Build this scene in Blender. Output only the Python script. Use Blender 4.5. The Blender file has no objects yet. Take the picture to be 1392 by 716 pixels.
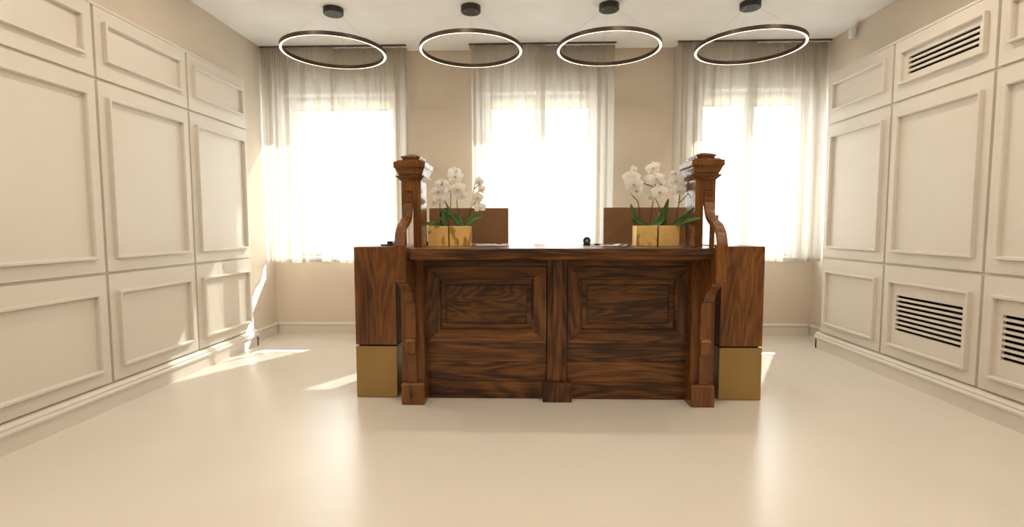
import bpy, bmesh, math, random
from mathutils import Vector, Matrix
random.seed(7)
S = bpy.context.scene
COL = S.collection
# ---------------------------------------------------------------- camera
cam = bpy.data.cameras.new('camera'); camo = bpy.data.objects.new('camera', cam); COL.objects.link(camo)
cam.sensor_width = 36.0; cam.lens = 688.4 * 36 / 1392; cam.clip_start = .05; cam.clip_end = 300
R_ = ((0.999522, -0.030917, 0.0), (0.030839, 0.997015, 0.070775), (-0.002194, -0.070741, 0.997492))
camo.matrix_world = Matrix(((R_[0][0], R_[0][2], -R_[0][1], 0), (R_[1][0], R_[1][2], -R_[1][1], 0),
                            (R_[2][0], R_[2][2], -R_[2][1], 1.3), (0, 0, 0, 1)))
S.camera = camo
# ---------------------------------------------------------------- sky, sun, exposure
SKY = 8.0
SUN = 19.0
FILL = 16.0  # power of the added warm fill lights overhead
S.view_settings.view_transform = 'Standard'; S.view_settings.look = 'None'
S.view_settings.gamma = 1; S.view_settings.use_curve_mapping = False
S.view_settings.exposure = 0.38
w = bpy.data.worlds.new('sky'); S.world = w; w.use_nodes = True
bg = w.node_tree.nodes['Background']; bg.inputs[0].default_value = (.86, .935, 1, 1); bg.inputs[1].default_value = SKY
sl = bpy.data.lights.new('sun', 'SUN'); sl.energy = SUN; sl.angle = math.radians(.6); sl.color = (1, .95, .87)
so = bpy.data.objects.new('sun', sl); COL.objects.link(so); so.location = (4, 12, 8)
so.rotation_euler = Vector((-.498, -.867, -1.0)).to_track_quat('-Z', 'Y').to_euler()
def portal(x, z, wx, hz):
    a = bpy.data.lights.new('window_portal', 'AREA'); a.shape = 'RECTANGLE'; a.size = wx; a.size_y = hz
    a.cycles.is_portal = True
    o = bpy.data.objects.new('window_portal', a); COL.objects.link(o); o.location = (x, 6.5, z)
    o.rotation_euler = (math.radians(-90), 0, 0)     # emits towards -Y, into the room
for px_ in (-2.257, .151, 2.67): portal(px_, 1.93, 1.5, 2.0)
# added warm fill lights, unseen, over the front part of the lobby, rows (y, share of the power)
FILL_SPOTS = [(x, y, k) for x in (-2.1, -.6, .9, 2.4) for y, k in ((-1.2, .25), (.8, .50), (2.4, .46), (3.9, .34))]
for lx, ly, k in FILL_SPOTS:
    a = bpy.data.lights.new('added_fill_light', 'AREA'); a.shape = 'DISK'; a.size = .11
    a.energy = FILL * k; a.color = (1, .87, .72)
    o = bpy.data.objects.new('added_fill_light', a); COL.objects.link(o); o.location = (lx, ly, 3.366)

# ---------------------------------------------------------------- materials
def newmat(name):
    m = bpy.data.materials.new(name); m.use_nodes = True
    nt = m.node_tree; return m, nt, nt.nodes['Principled BSDF']
def N(nt, t, **k):
    n = nt.nodes.new(t)
    for a, b in k.items(): setattr(n, a, b)
    return n
def ramp(nt, src, stops):
    r = N(nt, 'ShaderNodeValToRGB'); e = r.color_ramp.elements
    while len(e) < len(stops): e.new(.5)
    for i, (p, c) in enumerate(stops): e[i].position = p; e[i].color = (*c, 1)
    nt.links.new(src, r.inputs[0]); return r.outputs[0]
def coords(nt, scale=(1, 1, 1), rot=(0, 0, 0), loc=(0, 0, 0)):
    t = N(nt, 'ShaderNodeTexCoord'); m = N(nt, 'ShaderNodeMapping')
    m.inputs['Scale'].default_value = scale; m.inputs['Rotation'].default_value = rot; m.inputs['Location'].default_value = loc
    nt.links.new(t.outputs['Object'], m.inputs[0]); return m.outputs[0]
def noise(nt, vec, scale, detail=4, rough=.5, dist=0):
    n = N(nt, 'ShaderNodeTexNoise'); nt.links.new(vec, n.inputs['Vector'])
    n.inputs['Scale'].default_value = scale; n.inputs['Detail'].default_value = detail
    n.inputs['Roughness'].default_value = rough; n.inputs['Distortion'].default_value = dist
    return n.outputs['Fac']
def bump(nt, p, src, strength, dist=.002):
    b = N(nt, 'ShaderNodeBump'); b.inputs['Strength'].default_value = strength; b.inputs['Distance'].default_value = dist
    nt.links.new(src, b.inputs['Height']); nt.links.new(b.outputs[0], p.inputs['Normal'])
def paint(name, c, rough, var=.03, bs=.05, scale=3):
    m, nt, p = newmat(name)
    v = coords(nt)
    f = noise(nt, v, scale, 5)
    a = tuple(x * (1 - var) for x in c); b = tuple(min(1, x * (1 + var)) for x in c)
    nt.links.new(ramp(nt, f, [(.3, a), (.7, b)]), p.inputs['Base Color'])
    p.inputs['Roughness'].default_value = rough
    bump(nt, p, noise(nt, v, 90, 2), bs)
    return m
M = {}
M['wall'] = paint('wall_paint', (.68, .59, .485), .75)
M['panel'] = paint('panel_paint', (.715, .66, .585), .42, .015, .02)
M['ceiling'] = paint('ceiling_paint', (.90, .885, .86), .85)
M['white_paint'] = paint('window_white_paint', (.80, .79, .76), .35, .01, .01)
M['outer'] = paint('facade_render', (.75, .73, .70), .9)
def plain(name, c, rough=.5, metal=0, **k):
    m, nt, p = newmat(name)
    f = noise(nt, coords(nt), 40, 3)
    nt.links.new(ramp(nt, f, [(.3, tuple(x * .92 for x in c)), (.7, tuple(min(1, x * 1.06) for x in c))]), p.inputs['Base Color'])
    p.inputs['Roughness'].default_value = rough; p.inputs['Metallic'].default_value = metal
    for a, b in k.items(): p.inputs[a.replace('_', ' ')].default_value = b
    return m
M['dark'] = plain('vent_dark', (.010, .008, .006), .8)
M['ring'] = plain('bronze_brown_metal', (.055, .036, .024), .38, .5)
M['canopy'] = plain('dark_canopy_metal', (.045, .040, .036), .45, .4)
M['wire'] = plain('clear_steel_cable', (.62, .58, .52), .4, .3)
M['track'] = plain('grey_track', (.10, .09, .075), .5, .3)
M['black'] = plain('black_plastic', (.018, .018, .02), .35)
M['grey'] = plain('grey_plastic', (.35, .36, .34), .4)
M['white'] = plain('white_plastic', (.78, .77, .74), .4)
M['paper'] = plain('white_paper', (.80, .78, .75), .7)
M['stem'] = plain('stem_green_brown', (.045, .040, .015), .5)
M['moss'] = plain('moss', (.14, .15, .05), .9)
M['handle'] = plain('window_handle_metal', (.55, .55, .53), .35, .8)
M['frost'] = plain('grey_acrylic', (.30, .32, .29), .25)
# LED diffuser
m, nt, p = newmat('led_diffuser'); p.inputs['Base Color'].default_value = (1, .95, .85, 1)
p.inputs['Emission Color'].default_value = (1, .80, .56, 1); p.inputs['Emission Strength'].default_value = 1.3; M['led'] = m
m, nt, p = newmat('fill_spot_glow'); p.inputs['Emission Color'].default_value = (1, .8, .58, 1); p.inputs['Emission Strength'].default_value = 12; M['fill_glow'] = m  # glowing lens of the added fill lights
# floor: polished cream resin
m, nt, p = newmat('cream_resin_floor'); v = coords(nt)
f1 = noise(nt, v, .9, 4, .55)
nt.links.new(ramp(nt, f1, [(.30, (.735, .68, .60)), (.72, (.775, .725, .655))]), p.inputs['Base Color'])
p.inputs['Roughness'].default_value = .24; p.inputs['IOR'].default_value = 1.58
bump(nt, p, noise(nt, v, 2.2, 2), .04, .01); M['floor'] = m
# walnut, grain along x or z
def walnut(name, axis, seed, dark=1.0, rough=.30, figure=1.0, con=1.0):
    m, nt, p = newmat(name)
    st = {'x': (.42, 3.0, 3.0), 'z': (3.0, 3.0, .42)}[axis]
    v = coords(nt, st, (0, 0, 0), (seed * 3.1, seed * 1.7, seed * 2.3))
    big = noise(nt, v, 1.1 + .25 * figure, 2, .45, .5 * figure)
    wv = N(nt, 'ShaderNodeMath', operation='MULTIPLY'); nt.links.new(big, wv.inputs[0]); wv.inputs[1].default_value = 72
    sn = N(nt, 'ShaderNodeMath', operation='SINE'); nt.links.new(wv.outputs[0], sn.inputs[0])
    st2 = {'x': (2.6, 55, 55), 'z': (55, 55, 2.6)}[axis]
    fine = noise(nt, coords(nt, st2), 1.6, 5, .6, .2)
    a = N(nt, 'ShaderNodeMath', operation='MULTIPLY_ADD'); nt.links.new(sn.outputs[0], a.inputs[0]); a.inputs[1].default_value = .075 * con
    fs = N(nt, 'ShaderNodeMath', operation='MULTIPLY_ADD'); nt.links.new(fine, fs.inputs[0]); fs.inputs[1].default_value = .6 * con; fs.inputs[2].default_value = .775 - (.30 + .36) * con - .012; nt.links.new(fs.outputs[0], a.inputs[2])
    b = N(nt, 'ShaderNodeMath', operation='MULTIPLY_ADD'); nt.links.new(noise(nt, v, 1.6, 3, .5, .5), b.inputs[0]); b.inputs[1].default_value = .72 * con; nt.links.new(a.outputs[0], b.inputs[2])
    d = dark
    col = ramp(nt, b.outputs[0], [(.54, (.018 * d, .0065 * d, .002 * d)), (.67, (.062 * d, .021 * d, .005 * d)), (.78, (.145 * d, .053 * d, .0105 * d)), (.95, (.27 * d, .105 * d, .022 * d))])
    # knots
    vo = N(nt, 'ShaderNodeTexVoronoi'); vo.inputs['Scale'].default_value = 1.5
    nt.links.new(coords(nt, {'x': (1.6, 3, 3), 'z': (3, 3, 1.6)}[axis], (0, 0, 0), (seed, seed * 2, seed * .7)), vo.inputs['Vector'])
    k = ramp(nt, vo.outputs['Distance'], [(.02, (.18, .14, .12)), (.10, (1, 1, 1))])
    mm = N(nt, 'ShaderNodeMix', data_type='RGBA', blend_type='MULTIPLY'); mm.inputs[0].default_value = .8
    nt.links.new(col, mm.inputs[6]); nt.links.new(k, mm.inputs[7]); nt.links.new(mm.outputs[2], p.inputs['Base Color'])
    nt.links.new(ramp(nt, fine, [(.3, (rough * 1.15,) * 3), (.7, (rough * .85,) * 3)]), p.inputs['Roughness'])
    p.inputs['Specular IOR Level'].default_value = .38; p.inputs['Coat Weight'].default_value = .12; p.inputs['Coat Roughness'].default_value = .14
    bump(nt, p, fine, .12, .001)
    return m
M['wx'] = [walnut('walnut_horizontal_%d' % i, 'x', i + 1, (.72, .92, .8)[i], .36) for i in range(3)]
M['wz'] = [walnut('walnut_vertical_%d' % i, 'z', i + 4, (.75, .8, .95)[i], .36) for i in range(3)]
M['fig'] = [walnut('walnut_figured_%d' % i, 'x', i * 2.6 + 8, .66, .33, 2.4, 1.15) for i in range(2)]
M['post'] = walnut('walnut_post', 'z', 13, 1.2, .27, 1, .38)
M['cab'] = [walnut('walnut_cabinet_%d' % i, 'z', i * 1.9 + 15.5, 1.1, .42, 1.6, .6) for i in range(2)]
M['screen'] = plain('brown_screen_board', (.20, .10, .042), .42)
# brass and gold
def brushed(name, c, rough, st, patch=None):
    m, nt, p = newmat(name)
    f = noise(nt, coords(nt, st), 2, 5, .6)
    col = ramp(nt, f, [(.3, tuple(x * .82 for x in c)), (.7, c)])
    if patch:
        oi = N(nt, 'ShaderNodeObjectInfo'); va = N(nt, 'ShaderNodeVectorMath', operation='ADD'); sc_ = N(nt, 'ShaderNodeMath', operation='MULTIPLY'); sc_.inputs[1].default_value = 37
        nt.links.new(oi.outputs['Random'], sc_.inputs[0]); nt.links.new(coords(nt, (1, 1, .6)), va.inputs[0]); nt.links.new(sc_.outputs[0], va.inputs[1])
        f3 = noise(nt, va.outputs[0], 11, 3, .5, .3)
        k = ramp(nt, f3, [(.36, patch), (.43, (1, 1, 1))])
        mm = N(nt, 'ShaderNodeMix', data_type='RGBA', blend_type='MULTIPLY'); mm.inputs[0].default_value = 1
        nt.links.new(col, mm.inputs[6]); nt.links.new(k, mm.inputs[7]); col = mm.outputs[2]
    nt.links.new(col, p.inputs['Base Color'])
    p.inputs['Metallic'].default_value = .75; p.inputs['Roughness'].default_value = rough
    return m
M['brass'] = brushed('antique_brass', (.39, .265, .10), .38, (1, 1, .3))
M['gold'] = brushed('gold_leaf', (1.0, .70, .27), .42, (6, 6, 6), (.52, .40, .28))
# orchid
def leafmat(name, c1, c2):
    m, nt, p = newmat(name)
    nt.links.new(ramp(nt, noise(nt, coords(nt), 12, 4), [(.3, c1), (.7, c2)]), p.inputs['Base Color'])
    p.inputs['Roughness'].default_value = .35
    p.inputs['Subsurface Weight'].default_value = 0
    return m
M['leaf'] = leafmat('orchid_leaf', (.030, .085, .018), (.085, .17, .045))
def petalmat():
    m, nt, p = newmat('white_petal')
    out = nt.nodes['Material Output']
    col = ramp(nt, noise(nt, coords(nt), 30, 3), [(.3, (.80, .765, .72)), (.7, (.90, .88, .85))])
    nt.links.new(col, p.inputs['Base Color']); p.inputs['Roughness'].default_value = .6
    t = N(nt, 'ShaderNodeBsdfTranslucent'); nt.links.new(col, t.inputs[0])
    mx = N(nt, 'ShaderNodeMixShader'); mx.inputs[0].default_value = .4
    nt.links.new(p.outputs[0], mx.inputs[1]); nt.links.new(t.outputs[0], mx.inputs[2]); nt.links.new(mx.outputs[0], out.inputs[0])
    return m
M['petal'] = petalmat()
M['lip'] = plain('yellow_lip', (.62, .50, .10), .5)
# sheer curtain
def sheer():
    m, nt, p = newmat('sheer_linen')
    out = nt.nodes['Material Output']
    tex = noise(nt, coords(nt, (25, 25, 4)), 2, 3)
    tc = ramp(nt, tex, [(.3, (.575, .52, .445)), (.7, (.605, .555, .48))])
    tr = N(nt, 'ShaderNodeBsdfTransparent'); tr.inputs[0].default_value = (1, .985, .96, 1)
    tl = N(nt, 'ShaderNodeBsdfTranslucent'); nt.links.new(tc, tl.inputs[0])
    df = N(nt, 'ShaderNodeBsdfDiffuse'); nt.links.new(tc, df.inputs[0])
    a = N(nt, 'ShaderNodeMixShader'); a.inputs[0].default_value = .45
    nt.links.new(df.outputs[0], a.inputs[1]); nt.links.new(tl.outputs[0], a.inputs[2])
    lw = N(nt, 'ShaderNodeLayerWeight'); lw.inputs['Blend'].default_value = .35
    mr = N(nt, 'ShaderNodeMapRange'); nt.links.new(lw.outputs['Facing'], mr.inputs[0])
    mr.inputs[1].default_value = 0; mr.inputs[2].default_value = 1; mr.inputs[3].default_value = .22; mr.inputs[4].default_value = .03
    b = N(nt, 'ShaderNodeMixShader'); nt.links.new(mr.outputs[0], b.inputs[0])
    nt.links.new(a.outputs[0], b.inputs[1]); nt.links.new(tr.outputs[0], b.inputs[2]); nt.links.new(b.outputs[0], out.inputs[0])
    return m
M['sheer'] = sheer()
m, nt, p = newmat('cream_blind_cloth'); out = nt.nodes['Material Output']
t1 = N(nt, 'ShaderNodeBsdfTranslucent'); t1.inputs[0].default_value = (.80, .69, .53, 1); d1 = N(nt, 'ShaderNodeBsdfDiffuse'); d1.inputs[0].default_value = (.75, .68, .58, 1)
mx = N(nt, 'ShaderNodeMixShader'); mx.inputs[0].default_value = .75
nt.links.new(d1.outputs[0], mx.inputs[1]); nt.links.new(t1.outputs[0], mx.inputs[2]); nt.links.new(mx.outputs[0], out.inputs[0]); M['blind'] = m
# window glass
m, nt, p = newmat('window_glass'); out = nt.nodes['Material Output']
tr = N(nt, 'ShaderNodeBsdfTransparent'); tr.inputs[0].default_value = (.96, .98, .98, 1)
gl = N(nt, 'ShaderNodeBsdfGlossy'); gl.inputs['Roughness'].default_value = .02
lw = N(nt, 'ShaderNodeLayerWeight'); lw.inputs['Blend'].default_value = .5
fr = N(nt, 'ShaderNodeMath', operation='POWER'); nt.links.new(lw.outputs['Facing'], fr.inputs[0]); fr.inputs[1].default_value = 3.5
mx = N(nt, 'ShaderNodeMixShader'); nt.links.new(fr.outputs[0], mx.inputs[0]); nt.links.new(tr.outputs[0], mx.inputs[1]); nt.links.new(gl.outputs[0], mx.inputs[2])
nt.links.new(mx.outputs[0], out.inputs[0]); M['glass'] = m

# ---------------------------------------------------------------- helpers
def bx(bm, x0, x1, y0, y1, z0, z1, bev=0):
    r = bmesh.ops.create_cube(bm, size=1)
    vs = r['verts']
    bmesh.ops.scale(bm, vec=(abs(x1 - x0), abs(y1 - y0), abs(z1 - z0)), verts=vs)
    bmesh.ops.translate(bm, vec=((x0 + x1) / 2, (y0 + y1) / 2, (z0 + z1) / 2), verts=vs)
    if bev:
        es = list({e for v_ in vs for e in v_.link_edges})
        bmesh.ops.bevel(bm, geom=es, offset=bev, segments=2, affect='EDGES', profile=.5)
def extrude_poly(bm, pts, d, bev=0):
    """pts: list of 3-vectors forming a planar polygon, extruded by vector d"""
    vs = [bm.verts.new(p_) for p_ in pts]
    f = bm.faces.new(vs); r = bmesh.ops.extrude_face_region(bm, geom=[f])
    nv = [g for g in r['geom'] if isinstance(g, bmesh.types.BMVert)]
    bmesh.ops.translate(bm, vec=d, verts=nv)
    bmesh.ops.recalc_face_normals(bm, faces=bm.faces)
def obj(name, bm, mat, parent=None, origin=None, smooth=False, **props):
    """links bm (world coordinates) as one mesh whose origin sits at its own base centre"""
    bm.verts.ensure_lookup_table()
    if origin is None:
        if parent is not None: origin = Vector(parent.get('o', (0, 0, 0)))
        else:
            xs = [v_.co.x for v_ in bm.verts]; ys = [v_.co.y for v_ in bm.verts]; zs = [v_.co.z for v_ in bm.verts]
            origin = Vector(((min(xs) + max(xs)) / 2, (min(ys) + max(ys)) / 2, min(zs)))
    origin = Vector(origin)
    bmesh.ops.translate(bm, vec=-origin, verts=bm.verts)
    me = bpy.data.meshes.new(name); bm.to_mesh(me); bm.free()
    if mat: me.materials.append(mat)
    if smooth:
        for f in me.polygons: f.use_smooth = True
    o = bpy.data.objects.new(name, me); COL.objects.link(o)
    wo[o.name] = origin
    if parent is not None:
        o.parent = parent; o.location = origin - wo[parent.name]
    else: o.location = origin
    for a, b in props.items(): o[a] = b
    return o
wo = {}
class _P: pass
def thing(name, label, cat, loc, group=None, kind=None):
    o = bpy.data.objects.new(name, None); COL.objects.link(o); o.location = loc; o.empty_display_size = .1
    wo[o.name] = Vector(loc)
    if label: o['label'] = label
    if cat: o['category'] = cat
    if group: o['group'] = group
    if kind: o['kind'] = kind
    return o
def part(name, bm, mat, parent, smooth=False, **props):
    return obj(name, bm, mat, parent, wo[parent.name], smooth, **props)
def boxpart(name, mat, parent, *a, bev=.002, **props):
    bm = bmesh.new(); bx(bm, *a, bev=bev); return part(name, bm, mat, parent, **props)
def tube(bm, pts, r, seg=8, r1=None):
    pts = [Vector(p_) for p_ in pts]; rings = []
    n = len(pts)
    for i, p_ in enumerate(pts):
        t = (pts[min(i + 1, n - 1)] - pts[max(i - 1, 0)]).normalized()
        a = t.cross(Vector((0, 1, 0)) if abs(t.y) < .9 else Vector((1, 0, 0))).normalized(); b = t.cross(a)
        rr = r if r1 is None else r + (r1 - r) * i / (n - 1)
        rings.append([bm.verts.new(p_ + (a * math.cos(k * 2 * math.pi / seg) + b * math.sin(k * 2 * math.pi / seg)) * rr) for k in range(seg)])
    for i in range(n - 1):
        for k in range(seg): bm.faces.new((rings[i][k], rings[i][(k + 1) % seg], rings[i + 1][(k + 1) % seg], rings[i + 1][k]))
    bm.faces.new(rings[0]); bm.faces.new(rings[-1])
    bmesh.ops.recalc_face_normals(bm, faces=bm.faces)
def spline(pts, n=5):
    P_ = [Vector(p_) for p_ in pts]; o = []
    for i in range(len(P_) - 1):
        a, b, c, d = P_[max(i - 1, 0)], P_[i], P_[i + 1], P_[min(i + 2, len(P_) - 1)]
        for k in range(n):
            t = k / n
            o.append(.5 * ((2 * b) + (c - a) * t + (2 * a - 5 * b + 4 * c - d) * t * t + (3 * b - a - 3 * c + d) * t ** 3))
    o.append(P_[-1]); return o
def cells(bm, us, vs, holes, make):
    """grid of cells us x vs, skipping any whose centre lies in a hole"""
    us = sorted(set(us)); vs = sorted(set(vs))
    for i in range(len(us) - 1):
        for j in range(len(vs) - 1):
            cu, cv = (us[i] + us[i + 1]) / 2, (vs[j] + vs[j + 1]) / 2
            if any(h[0] < cu < h[1] and h[2] < cv < h[3] for h in holes): continue
            make(bm, us[i], us[i + 1], vs[j], vs[j + 1])
def holed_plate(u0, u1, v0, v1, holes, mk):
    bm = bmesh.new()
    us = [u0, u1] + [a for h in holes for a in h[:2]]; vs = [v0, v1] + [a for h in holes for a in h[2:]]
    cells(bm, us, vs, holes, mk)
    bmesh.ops.remove_doubles(bm, verts=bm.verts, dist=1e-5)
    # drop the doubled internal faces between neighbouring cells
    seen = {}
    for f in list(bm.faces):
        k = tuple(round(c, 4) for c in f.calc_center_median())
        if k in seen: seen[k].append(f)
        else: seen[k] = [f]
    dead = [f for l in seen.values() if len(l) > 1 for f in l]
    bmesh.ops.delete(bm, geom=dead, context='FACES')
    bmesh.ops.recalc_face_normals(bm, faces=bm.faces)
    return bm

# ---------------------------------------------------------------- room shell
XL, XR, YB, YF, CZ = -3.0975, 3.394, 6.109, -3.0, 3.385
WT = .36
def simple(name, mat, a, **props):
    bm = bmesh.new(); bx(bm, *a); return obj(name, bm, mat, None, None, kind='structure', **props)
floor = simple('floor', M['floor'], (XL - .2, XR + .2, YF - .2, YB + WT, -.15, 0))
ceil = simple('ceiling', M['ceiling'], (XL - .2, XR + .2, YF - .2, YB + WT, CZ, CZ + .15))
wl = simple('wall_left', M['wall'], (XL - .2, XL, YF - .2, YB + WT, 0, CZ))
wr = simple('wall_right', M['wall'], (XR, XR + .2, YF - .2, YB + WT, 0, CZ))
wf = simple('wall_front', M['wall'], (XL, XR, YF - .2, YF, 0, CZ))
WIN = [(-2.972, -1.542, .915, 2.895), (-.577, .879, .915, 2.895), (1.99, 3.349, .915, 2.905)]
bm = holed_plate(XL, XR, 0, CZ, WIN, lambda b, u0, u1, v0, v1: bx(b, u0, u1, YB, YB + WT, v0, v1))
wb = obj('wall_back', bm, M['wall'], kind='structure')
# baseboards with a moulded top
def baseboard(name, pts0, pts1, n):
    """runs from pts0 to pts1 (xy), n = inward normal"""
    a = Vector((*pts0, 0)); b = Vector((*pts1, 0)); n = Vector((*n, 0))
    prof = [(0, 0), (.012, 0), (.012, .105), (.022, .110), (.026, .120), (.022, .130), (.012, .136), (.008, .145), (0, .145)]
    bm = bmesh.new(); extrude_poly(bm, [a + n * p_[0] + Vector((0, 0, p_[1])) for p_ in prof], b - a)
    return obj(name, bm, M['panel'], kind='structure')
baseboard('baseboard_back', (XL + .03, YB), (XR - .03, YB), (0, -1))
baseboard('baseboard_left', (XL, 5.50), (XL, YB), (1, 0))
baseboard('baseboard_right', (XR, YB), (XR, 5.53), (-1, 0))
# windows
def window(idx, x0, x1, z0, z1):
    yf = YB + .24                               # frame plane
    t = thing('window_%d' % idx, None, None, ((x0 + x1) / 2, yf, z0), kind='structure')
    bm = bmesh.new()
    f = .075; zt = z1 - .17
    bx(bm, x0, x0 + f, yf, yf + .07, z0, z1); bx(bm, x1 - f, x1, yf, yf + .07, z0, z1)
    bx(bm, x0 + f, x1 - f, yf, yf + .07, z0, z0 + .045); bx(bm, x0 + f, x1 - f, yf, yf + .07, z1 - .025, z1)
    part('window_frame', bm, M['white_paint'], t)
    boxpart('roller_blind', M['blind'], t, x0 + .012, x1 - .012, yf - .050, yf - .047, zt + .03, z1 - .03, bev=0)
    bm = bmesh.new(); tube(bm, [(x0 + .008, yf - .045, z1 - .022), (x1 - .008, yf - .045, z1 - .022)], .018, 12); part('blind_roller', bm, M['white_paint'], t, True)
    boxpart('blind_bar', M['white_paint'], t, x0 + .012, x1 - .012, yf - .055, yf - .042, zt + .012, zt + .031)
    boxpart('window_sill', M['white_paint'], t, x0 + .002, x1 - .002, YB - .03, yf - .001, z0, z0 + .03, bev=.004)
    xm = (x0 + x1) / 2
    for a, b, hs in ((x0 + f + .002, xm - .004, 1), (xm + .004, x1 - f - .002, -1)):
        bm = bmesh.new(); s = .062; y0, y1 = yf - .012, yf + .045; za, zb = z0 + .047, z1 - .027
        bx(bm, a, a + s, y0, y1, za, zb, .004); bx(bm, b - s, b, y0, y1, za, zb, .004)
        bx(bm, a + s, b - s, y0, y1, za, za + .045, .004); bx(bm, a + s, b - s, y0, y1, zb - .03, zb, .004)
        sh = part('sash', bm, M['white_paint'], t)
        bm = bmesh.new(); bx(bm, a + s, b - s, yf + .012, yf + .018, za + .045, zb - .03); part('pane', bm, M['glass'], sh)
    bm = bmesh.new(); hz = z0 + .9
    bx(bm, xm + .02, xm + .045, yf - .022, yf - .012, hz - .06, hz + .06, .002); tube(bm, [(xm + .032, yf - .02, hz), (xm + .032, yf - .05, hz), (xm + .032, yf - .055, hz - .10)], .008)
    part('window_handle', bm, M['handle'], t)
for i, wd in enumerate(WIN): window(i + 1, *wd)

# ---------------------------------------------------------------- panelling on both side walls
ZROW = [(.187, .966), (.988, 2.338), (2.360, 2.850)]
FR = [(.282, .845), (1.083, 2.233), (2.480, 2.757)]
GAP = .024
mesh_cache = {}
def panel_wall(side, wall, xf, y_starts, y_end, vents):
    """xf = face plane of the panels; boards 20 mm thick; frames 34 mm proud"""
    s = 1 if side == 'left' else -1
    th = .022
    # carcass that the panels hang on
    holes = []
    cols = list(zip(y_starts, [y - GAP for y in y_starts[1:]] + [y_end]))
    for (ci, ri), (a, b, z0, z1, n) in vents.items(): holes.append((a - .01, b + .01, z0 - .01, z1 + .01))
    xb = xf - s * th; wallx = XL if s == 1 else XR
    def mk(b, u0, u1, v0, v1): bx(b, min(xb, xb - s * .02), max(xb, xb - s * .02), u0, u1, v0, v1)
    bm = holed_plate(y_starts[0] - .02, y_end, .0, 2.85, holes, mk)
    bx(bm, min(xb - s * .02, wallx), max(xb - s * .02, wallx), y_end - .02, y_end, 0, 2.85)
    bx(bm, min(xb - s * .02, wallx), max(xb - s * .02, wallx), y_starts[0] - .02, y_start_in(y_starts), 0, 2.85)
    bx(bm, min(xf + s * .004, wallx), max(xf + s * .004, wallx), y_starts[0] - .02, y_end + .004, 2.852, 2.872, .003)
    part('panelling_carcass', bm, M['panel'], wall)
    # plinth and its moulding
    xp = 3.0 if s == 1 else 3.107
    xp = -xp if s == 1 else xp
    bm = bmesh.new()
    bx(bm, min(xp, xp - s * .03), max(xp, xp - s * .03), y_starts[0] - .02, y_end + .055, 0, .10)
    bx(bm, min(xp, wallx), max(xp, wallx), y_end + .03, y_end + .055, 0, .10)
    part('plinth', bm, M['panel'], wall)
    prof = [(-.035, .098), (.004, .098), (.012, .108), (.016, .122), (.010, .132), (.002, .138), (.004, .150), (-.004, .160), (-.012, .170), (-.035, .176)]
    bm = bmesh.new(); extrude_poly(bm, [(xp + s * p_[0], y_starts[0] - .02, p_[1]) for p_ in prof], (0, y_end + .06 - y_starts[0] + .02, 0))
    part('plinth_moulding', bm, M['panel'], wall)
    for ci, (y0, y1) in enumerate(cols):
        for ri, (z0, z1) in enumerate(ZROW):
            v_ = vents.get((ci, ri))
            bm = holed_plate(y0, y1, z0, z1, [v_[:4]] if v_ else [], lambda b, a, c, e, g: bx(b, min(xf, xb + s * .0005), max(xf, xb + s * .0005), a, c, e, g))
            pn = part('panel', bm, M['panel'], wall)
            # picture frame moulding
            fz0, fz1 = FR[ri]; fy0, fy1 = y0 + .063, y1 - .085; fw, fd = .022, .034
            if y1 == y_end: fy1 = y1 - .075
            bm = bmesh.new()
            prof = [(0, 0), (fw, 0), (fw, fd * .75), (fw * .75, fd), (fw * .12, fd), (0, fd * .9)]
            # mitred ring: sweep the profile round the rectangle
            cs = [(fy0, fz0, 1, 1), (fy1, fz0, -1, 1), (fy1, fz1, -1, -1), (fy0, fz1, 1, -1)]
            rings = [[bm.verts.new((xf + s * (q - .0006 if q == 0 else q), c[0] + c[2] * u, c[1] + c[3] * u)) for u, q in prof] for c in cs]
            for k in range(4):
                A, B = rings[k], rings[(k + 1) % 4]
                for j in range(len(prof)): bm.faces.new((A[j], A[(j + 1) % len(prof)], B[(j + 1) % len(prof)], B[j]))
            bmesh.ops.recalc_face_normals(bm, faces=bm.faces)
            part('moulding', bm, M['panel'], pn)
            if v_:
                a, b, vz0, vz1, n = v_
                bm = bmesh.new(); t_ = .004; d0, d1 = xb - s * .0005, xb - s * .16
                X = lambda p_, q_: (min(p_, q_), max(p_, q_))
                bx(bm, *X(d1, d1 - s * t_), a - .006, b + .006, vz0 - .006, vz1 + .006)
                bx(bm, *X(d0, d1), a - .006, a, vz0 - .006, vz1 + .006); bx(bm, *X(d0, d1), b, b + .006, vz0 - .006, vz1 + .006)
                bx(bm, *X(d0, d1), a, b, vz0 - .006, vz0); bx(bm, *X(d0, d1), a, b, vz1, vz1 + .006)
                part('vent_box', bm, M['dark'], pn)
                p_ = (vz1 - vz0) / (n + .1 * 0)              # n slots, n-1 slats between
                slot = (vz1 - vz0) / (n + (n - 1) * .85); slat = slot * .85
                for k in range(n - 1):
                    zc = vz0 + slot + k * (slot + slat)
                    bm = bmesh.new(); bx(bm, *X(xf - s * .001, xf - s * .017), a, b, zc, zc + slat, .0012); part('vent_slat', bm, M['panel'], pn)
def y_start_in(ys): return ys[0]
panel_wall('left', wl, -3.02, [.635, 1.605, 2.575, 3.545, 4.515], 5.43, {})
panel_wall('right', wr, 3.127, [.665, 1.635, 2.605, 3.575, 4.545], 5.445,
           {(3, 2): (3.706, 4.362, 2.547, 2.690, 4), (3, 0): (3.706, 4.362, .423, .722, 8), (2, 0): (2.738, 3.396, .423, .722, 8)})
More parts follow.
